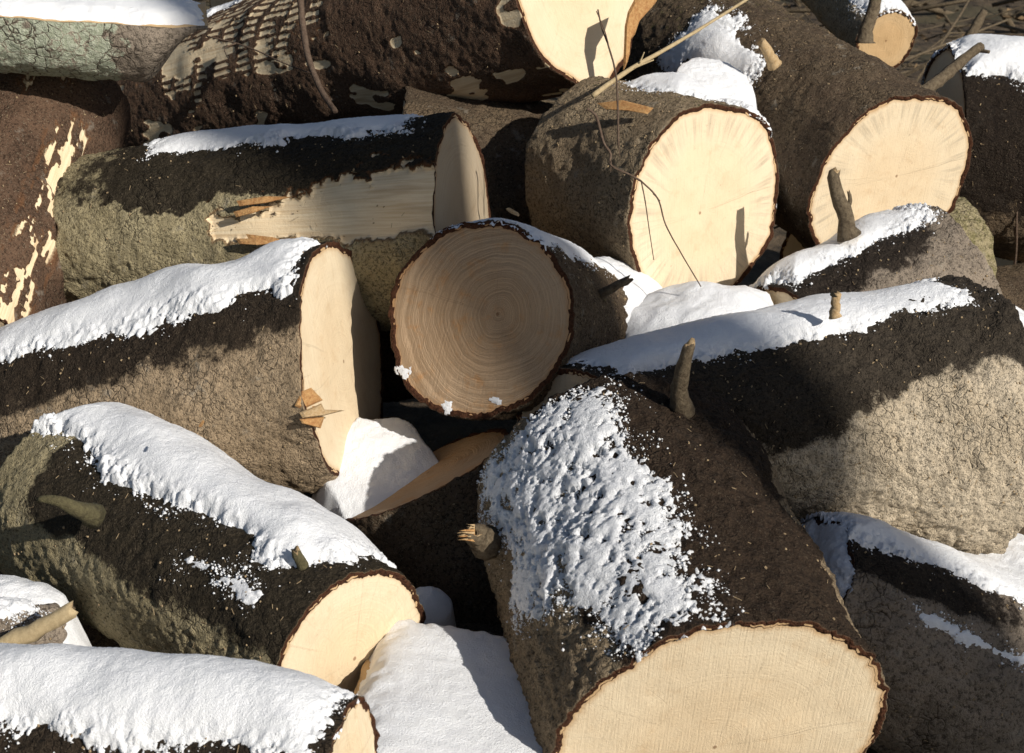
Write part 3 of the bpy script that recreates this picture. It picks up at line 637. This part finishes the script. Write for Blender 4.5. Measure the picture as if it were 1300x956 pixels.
rw = random.Random(4)
for k in range(13):
    y = 667+k*1.6; l = rw.uniform(8, 24); d0 = 2.405+rw.uniform(-.01, .01)
    wedge(logD, 'splinter', dpt([(603, y-1.6, d0), (603-l*.6, y-1+rw.uniform(-1, 1), d0-.01), (603-l, y+rw.uniform(-3, 3), d0-.015), (603, y+1.6, d0)]), .0016, rw.choice(('break', 'break', 'orange')))
for k in range(7):
    y = 498+k*6.5; l = rw.uniform(6, 26)
    wedge(logA, 'splinter', dpt([(379+k*1.2, y-3, 2.75), (386+l, y+rw.uniform(-3, 2), 2.77), (385, y+3, 2.75)]), .003, rw.choice(('break', 'orange', 'orange')))
for (x0, y0, x1, y1) in ((300, 258, 372, 250), (296, 272, 345, 262), (300, 306, 352, 309), (312, 300, 380, 312)):
    wedge(logJ, 'splinter', dpt([(x0, y0-3, 3.03), ((x0+x1)/2, (y0+y1)/2-5, 3.02), (x1, y1, 3.02), ((x0+x1)/2, (y0+y1)/2+4, 3.02), (x0+4, y0+4, 3.03)]), .004, 'orange')
wedge(logI, 'splinter', dpt([(793, 34, 3.40), (797, 15, 3.40), (806, -2, 3.40), (850, -26, 3.42), (832, 4, 3.42), (812, 26, 3.42), (806, 44, 3.42), (799, 52, 3.42), (797, 78, 3.43), (791, 92, 3.43)]), .010, 'orange', 'torn orange splinter along the face edge')
wedge(logH, 'splinter', dpt([(758, 131, 3.16), (790, 127, 3.13), (830, 137, 3.10), (822, 145, 3.10), (800, 141, 3.11), (770, 139, 3.14)]), .004, 'orange')

# ---- snow caught on sawn faces
face_snow(logO, lambda a, b: .9-np.abs(b+.1), .02, 6)
face_snow(logC, lambda a, b: .07-np.minimum(np.hypot((a+.72)*1.5, b-.36), np.minimum(np.hypot((a+.9)*1.2, b+.15), np.hypot(a+.65, (b+.72)))), .004, 7, 130)
# ---- loose snow
def drift(label, c, rx, ry, h, seed, tilt=(0, 0), mat='snow'):
    n = 110; u = np.linspace(-1.45, 1.45, n); U, W = np.meshgrid(u, u, indexing='ij'); rr = np.sqrt(U*U+W*W)
    q = np.stack([U*rx, W*ry, U*0+seed], -1); rn = rr+fbm(q, 9, 3, seed)*.16
    z = h*np.maximum(0, 1-rn**2)**.9 - .35*np.maximum(0, rn-.85) + fbm(q, 12, 2, seed+2)*.006+fbm(q, 90, 2, seed+3)*.0012
    V = np.stack([U*rx, W*ry, z+tilt[0]*U*rx+tilt[1]*W*ry], -1); Fq = grid_faces(n, n); keep = (rn.ravel()[Fq] < 1.42).all(1)
    o = mk('snow_drift', V.reshape(-1, 3), Fq[keep], M[mat]); o.location = c
    return tag(o, label, 'snow', kind='stuff')
drift('snow wedged between pale left face and ringed centre log', P(488, 606, 2.88), .115, .15, .02, 1, (-.12, .42))
drift('small snow heap between the bright oval face and large tan log', P(900, 418, 3.02), .19, .14, .065, 2, (.05, .2))
drift('snow lying right of the ringed log under the bright oval face', P(812, 398, 3.10), .12, .13, .05, 3, (-.55, .3))
drift('snow in the valley between the two bright upper right logs', P(912, 112, 3.42), .10, .12, .018, 12, (-.2, .25))
drift('snow on the right edge below the large tan log', P(1270, 728, 2.82), .15, .12, .05, 4, (.1, .1))
drift('snow patch at right edge beside the large tan log end', P(1290, 425, 3.25), .12, .12, .05, 5, (-.6, 0))
drift('snow heap at lower left edge behind small crooked log', P(10, 775, 2.5), .12, .09, .05, 8, (-.1, .1))
drift('little snow clump beside the small front cut face', P(540, 785, 2.62), .05, .06, .05, 9)

# ---- thin twigs and a straw stalk, lying loose on the pile
def twig(label, strands, mat='twig', cat='twig', name='twig'):
    V = []; Fc = []; mid = []
    base = Vector(P(*strands[0][0][0]))
    for i, (ctrl, r0, r1) in enumerate(strands):
        pts = smooth_pts([P(*c) for c in ctrl], 6*(len(ctrl)-1)); k = len(pts)
        v, f, m_ = tube([p-base for p in pts], [r0+(r1-r0)*j/(k-1) for j in range(k)], 6, 0, i+3, .12)
        b = len(V); V += v; Fc += [tuple(a+b for a in q) for q in f]; mid += m_
    o = mk(name, V, Fc, [M[mat], M[mat]], midx=mid); o.location = base
    return tag(o, label, cat)
twig('thin upright twig in front of the top log face', [([(785, 185, 2.98), (784, 130, 2.98), (782, 95, 2.98), (773, 60, 2.98), (764, 35, 2.98), (759, 12, 2.98)], .0022, .0014), ([(773, 60, 2.98), (768, 40, 2.975), (757, 14, 2.97)], .0013, .0009), ([(785, 175, 2.98), (787, 200, 2.98)], .0012, .0007)])
twig('thin crooked twig hanging across the bright oval cut face', [([(745, 138, 2.97), (757, 148, 2.97), (766, 180, 2.96), (775, 195, 2.96), (776, 210, 2.95), (800, 222, 2.95), (814, 230, 2.95)], .003, .0022),
     ([(814, 230, 2.95), (835, 252, 2.96), (845, 285, 2.97), (865, 322, 2.98), (890, 364, 2.98)], .0018, .0012), ([(814, 230, 2.95), (819, 255, 2.95), (824, 290, 2.96), (830, 330, 2.97)], .0013, .0008), ([(776, 205, 2.95), (775, 218, 2.95)], .0015, .0009), ([(829, 246, 2.955), (838, 255, 2.95)], .0011, .0007)])
twig('dark bent branch lying on the scraped long log', [([(380, -20, 3.65), (384, 30, 3.62), (392, 75, 3.55), (408, 115, 3.5), (426, 142, 3.45)], .008, .0065)])
twig('fine dark twig crossing scraped bark of the long log', [([(262, 46, 3.75), (300, 55, 3.72), (330, 66, 3.68), (360, 80, 3.62), (400, 95, 3.55)], .0022, .0015), ([(300, 55, 3.72), (285, 62, 3.7), (292, 78, 3.65)], .0016, .001)])
twig('pale dry straw stalk slanting above the bright oval face', [([(752, 122, 3.1), (800, 88, 3.12), (870, 48, 3.16), (960, -8, 3.2)], .006, .0028), ([(812, 80, 3.12), (818, 66, 3.11)], .002, .001), ([(800, 88, 3.12), (830, 76, 3.12)], .0025, .0012)], mat='straw', cat='straw', name='straw_stalk')
twig('grey broken branch leaning over the snow-capped log at right', [([(1165, 122, 3.5), (1195, 100, 3.55), (1220, 78, 3.58), (1246, 58, 3.6)], .016, .011), ([(1240, 63, 3.6), (1256, 66, 3.58)], .006, .004)], mat='stub', cat='branch', name='branch')
twig('thin stem with small buds in the dark gap at right', [([(1284, 360, 3.9), (1290, 320, 3.85), (1291, 270, 3.8), (1296, 225, 3.8), (1310, 170, 3.8)], .003, .002), ([(1290, 300, 3.83), (1288, 288, 3.82)], .004, .003)])
twig('pale broken stick standing behind the snow-capped log', [([(1224, 60, 4.9), (1236, 38, 4.9), (1250, 14, 4.9)], .019, .012)], mat='stub', cat='branch', name='branch')

# ---- loose bark and wood chips seen on the heap
def chip(label, p, s, mat, seed):
    rr = random.Random(seed); n = 7; V = []; 
    for z, k in ((-.25, 1), (.2, .85)):
        for i in range(n): a = 6.283*i/n; V.append(Vector((math.cos(a)*s*k*rr.uniform(.7, 1.2), math.sin(a)*s*.45*k*rr.uniform(.6, 1.2), z*s*.4)))
    Fc = [tuple(range(n-1, -1, -1)), tuple(range(n, 2*n))]+[(i, (i+1) % n, n+(i+1) % n, n+i) for i in range(n)]
    o = mk('wood_chip', V, Fc, M[mat], smooth=False); o.location = p; o.rotation_euler = (rr.uniform(-.6, .2), rr.uniform(-.6, .6), rr.uniform(0, 6))
    return tag(o, label, 'wood chip')
chip('small orange wood chip lying in the front left snow band', P(256, 538, 2.42), .008, 'orange', 3)
chip('pale splinter standing above the ringed centre log', P(650, 268, 3.0), .016, 'break', 4)

# ---------------------------------------------------------------- ground and brush behind
gm, nt_, b_ = newmat('forest_floor'); N = NB(nt_); v = N.n('TexCoord').outputs['Object']
c1 = N.mix(N.ss(N.noise(v, 8, 6, .7), .35, .65), (.045, .03, .018), (.17, .12, .07)); c1 = N.mix(N.m('MULTIPLY', N.ss(N.noise(v, 2.2, 4, .6), .5, .62), .5), c1, (.09, .085, .04))
N.L(c1, b_.inputs['Base Color']); b_.inputs['Roughness'].default_value = .95
N.L(N.bump(N.noise(v, 18, 6, .75), .05, 1), b_.inputs['Normal'])
n = 120; u = np.linspace(-1, 1, n); U = np.sign(u)*np.abs(u)**3*80; XX, YY = np.meshgrid(U, U+5, indexing='ij')
Z = fbm(np.stack([XX, YY, XX*0], -1), .6, 3, 5)*.05 - .03
o = mk('ground', np.stack([XX, YY, Z], -1).reshape(-1, 3), grid_faces(n, n), gm); o['kind'] = 'structure'
V = []; Fc = []; rb_ = random.Random(11)
for k in range(900):
    x = rb_.uniform(-2.5, 5.5); y = rb_.uniform(4.6, 14); z = abs(rb_.gauss(0, .14)); a = rb_.gauss(0, .7); l = rb_.uniform(.2, 1.0)
    d = Vector((math.cos(a), math.sin(a), rb_.gauss(.05, .28))); p = Vector((x, y, z)); r = rb_.choice((.004, .006, .008, .012, .02))
    q = p+d*l*.5+Vector((rb_.gauss(0, .05), 0, rb_.gauss(0, .05)))
    v, f, m_ = tube([p, q, p+d*l], [r, r*.8, r*.5], 5, 0, k); bb = len(V); V += v; Fc += [tuple(i+bb for i in t) for t in f]
o = mk('brush_litter', V, Fc, M['stub']); tag(o, 'tangle of dead sticks on the ground behind the pile', 'brush', kind='stuff')
V = []; Fc = []
for k in range(3500):
    p = Vector((rb_.uniform(-2.5, 5.5), rb_.uniform(4.6, 13), abs(rb_.gauss(0.02, .07)))); e = Matrix.Rotation(rb_.uniform(0, 6.28), 3, 'Z') @ Matrix.Rotation(rb_.gauss(0, .6), 3, 'X'); s = rb_.uniform(.015, .035); b0 = len(V)
    for (a, c, h) in ((-1, 0, 0), (0, .5, .2), (1, 0, 0), (0, -.5, .2), (0, 0, -.1)): V.append(p+e @ Vector((a*s, c*s, h*s)))
    Fc += [(b0, b0+3, b0+4), (b0+3, b0+2, b0+4), (b0+2, b0+1, b0+4), (b0+1, b0, b0+4)]
o = mk('leaf_litter', V, Fc, M['litter'], smooth=False); tag(o, 'dead brown leaves among the sticks behind the pile', 'leaves', kind='stuff')

# ---- tree standing behind the photographer, its trunk shades the middle of the heap
sh = Vector((SUN.x, SUN.y, 0)).normalized()
tp = Vector((1.36, 1.36, 0)) + sh*6.5
root = bpy.data.objects.new('spruce_tree', None); COL.objects.link(root); root.location = (tp.x, tp.y, -.05)
tag(root, 'tall spruce trunk behind the viewer that shades the middle of the heap', 'tree')
V, Fc, mid = tube([Vector((0, 0, z)) for z in np.linspace(0, 12, 40)], [.20-.004*z for z in np.linspace(0, 12, 40)], 28, 0, 2, .03)
mk('trunk', V, Fc, [M['bark_brown'], M['break']], root, midx=mid)
